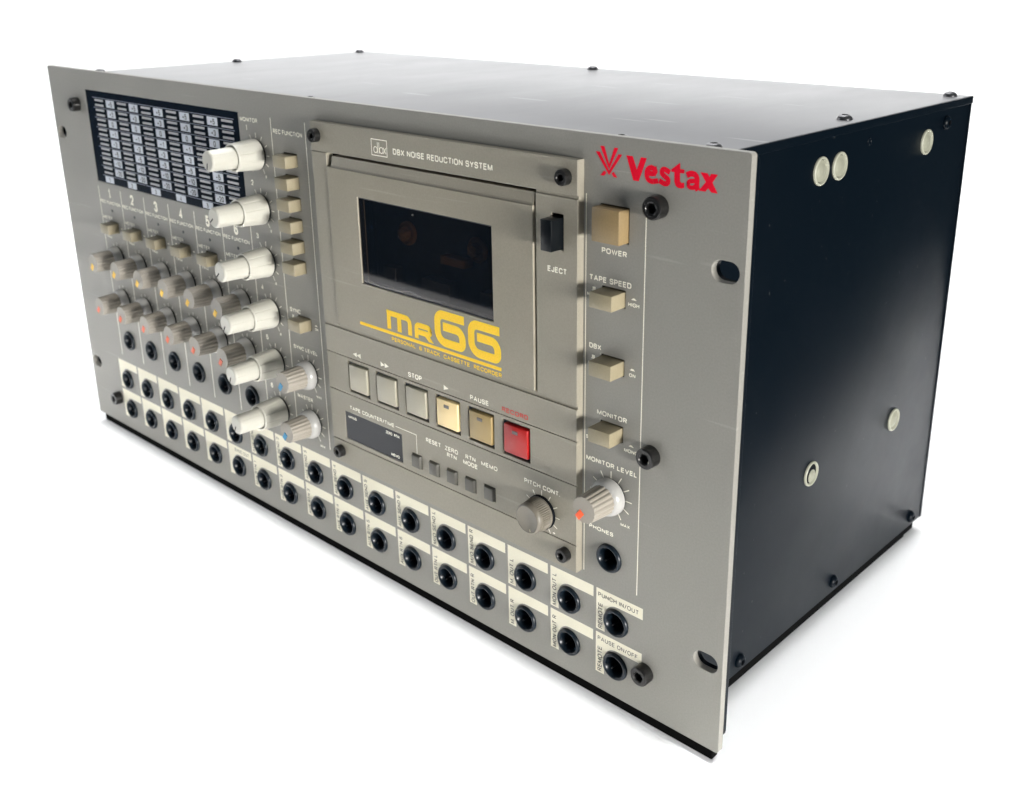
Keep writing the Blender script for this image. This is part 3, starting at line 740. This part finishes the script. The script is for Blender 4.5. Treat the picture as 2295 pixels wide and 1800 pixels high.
# ---- cassette door (door > window, logo)
DF = -4.1
dparts = [plate("door", rect(274.1, 395.7, 122.2, 193.9), [rect(294.0, 374.4, 145.2, 183.1)], DF, 0.0, 0.3)]
sl = MB(); xa, xb = 276.6, 395.4
sl.add([(xa,-3.7,194.0),(xb,-3.7,194.0),(xb,-3.3,194.7),(xa,-3.3,194.7),(xa,-2.5,198.5),(xb,-2.5,198.5),(xa,6,198.5),(xb,6,198.5)], [(0,1,2,3),(3,2,5,4),(4,5,7,6)])
sl.add([(xa,-3.7,194.0),(xa,-3.3,194.7),(xa,-2.5,198.5),(xa,6,198.5),(xa,6,194.0)], [(0,1,2,3,4)])
sl.add([(xb,-3.7,194.0),(xb,-3.3,194.7),(xb,-2.5,198.5),(xb,6,198.5),(xb,6,194.0)], [(4,3,2,1,0)])
dparts.append(sl.mesh("door_top"))
door = ob("cassette_door", join("cassette_door", dparts), DOOR, root)
bay = MB()
for a, b_ in (((273.6,121.8),(396.5,121.8)), ((396.5,121.8),(396.5,199.9)), ((396.5,199.9),(273.6,199.9)), ((273.6,199.9),(273.6,121.8))):
    bay.quad((a[0],0.05,a[1]),(b_[0],0.05,b_[1]),(b_[0],13,b_[1]),(a[0],13,a[1]))
bay.rect(273.6, 396.5, 121.8, 199.9, 13)
bayo = ob("door_bay", bay.mesh("door_bay", recalc=False), VOID, root)  # mechanism inside is added in place of room reflections on the pane
hub = MB().lathe([(5.2, 7.5), (5.2, 6.2), (4.6, 5.8), (4.4, 6.6), (2.6, 6.6), (2.4, 3.4), (1.2, 2.6)], 48, rf=lambda r, a, k: r + (0.5*(math.cos(6*a) > 0.6) if k in (4, 5) else 0)).mesh("drive_hub", smooth=35)
for x in (313.0, 355.5): ob("drive_hub", hub, REFL_BROWN, bayo, (x, 0, 168.5))
ob("head_block", MB().box(326, 343, 2.0, 9.0, 144, 152.5).box(300, 308, 3.0, 9.0, 146, 153).box(360, 368, 3.0, 9.0, 146, 153).mesh("head_block", bevel=0.5), SCREW, bayo)
ob("bay_plate", MB().box(290, 378, 7.6, 8.4, 142, 186).mesh("bay_plate"), WELL, bayo)
ob("reflection_block", MB().box(338, 352, 2.2, 7.5, 160.5, 164.2).box(369, 373.4, 2.2, 7.5, 172, 179).mesh("reflection_block", bevel=0.6), REFL_BROWN, bayo)  # brown blocks added to imitate a reflection in the window
ob("door_window", MB().box(294.6, 373.8, -3.55, -3.52, 145.8, 182.5).mesh("door_window"), GLASS, door)
wf = plate("window_frame", rect(293.8, 374.6, 145.0, 183.3), [rect(294.9, 373.5, 146.1, 182.2)], -3.3, -1.5, 0)
ob("window_frame", wf, WELL, door)
YF = DF - 0.06
m = MB(); m.rect(290.7, 378.4, 125.7, 127.15, YF)
stroke(m, [(310.95,128.1),(310.95,135.35),(324.55,135.35,2.4),(324.55,128.1)], 2.5, YF)
m.rect(309.6, 311.0, 135.3, 136.6, YF)
stroke(m, [(317.75,128.1),(317.75,134.4)], 2.7, YF)
stroke(m, [(328.75,128.0),(328.75,134.0,1.6),(337.3,134.0,1.8),(337.3,131.0,1.5),(330.0,131.0)], 2.4, YF)
m.flat([(333.4,130.2),(336.4,127.9),(339.4,127.9),(336.2,131.0)], YF)
for x in (339.9, 359.75):
    stroke(m, [(x+18.0,141.8),(x+2.1,141.8,3.3),(x+2.1,130.0,4.6),(x+16.8,130.0,2.0),(x+16.8,136.9,3.6),(x+5.4,136.9)], 3.7, YF)
ob("model_logo", flat_mesh(m, "model_logo"), YELLOW, door)
lettering(door, YELLOW, [("PERSONAL  6 TRACK  CASSETTE  RECORDER", 312.2, 378.5, 122.95, 124.8)], YF)
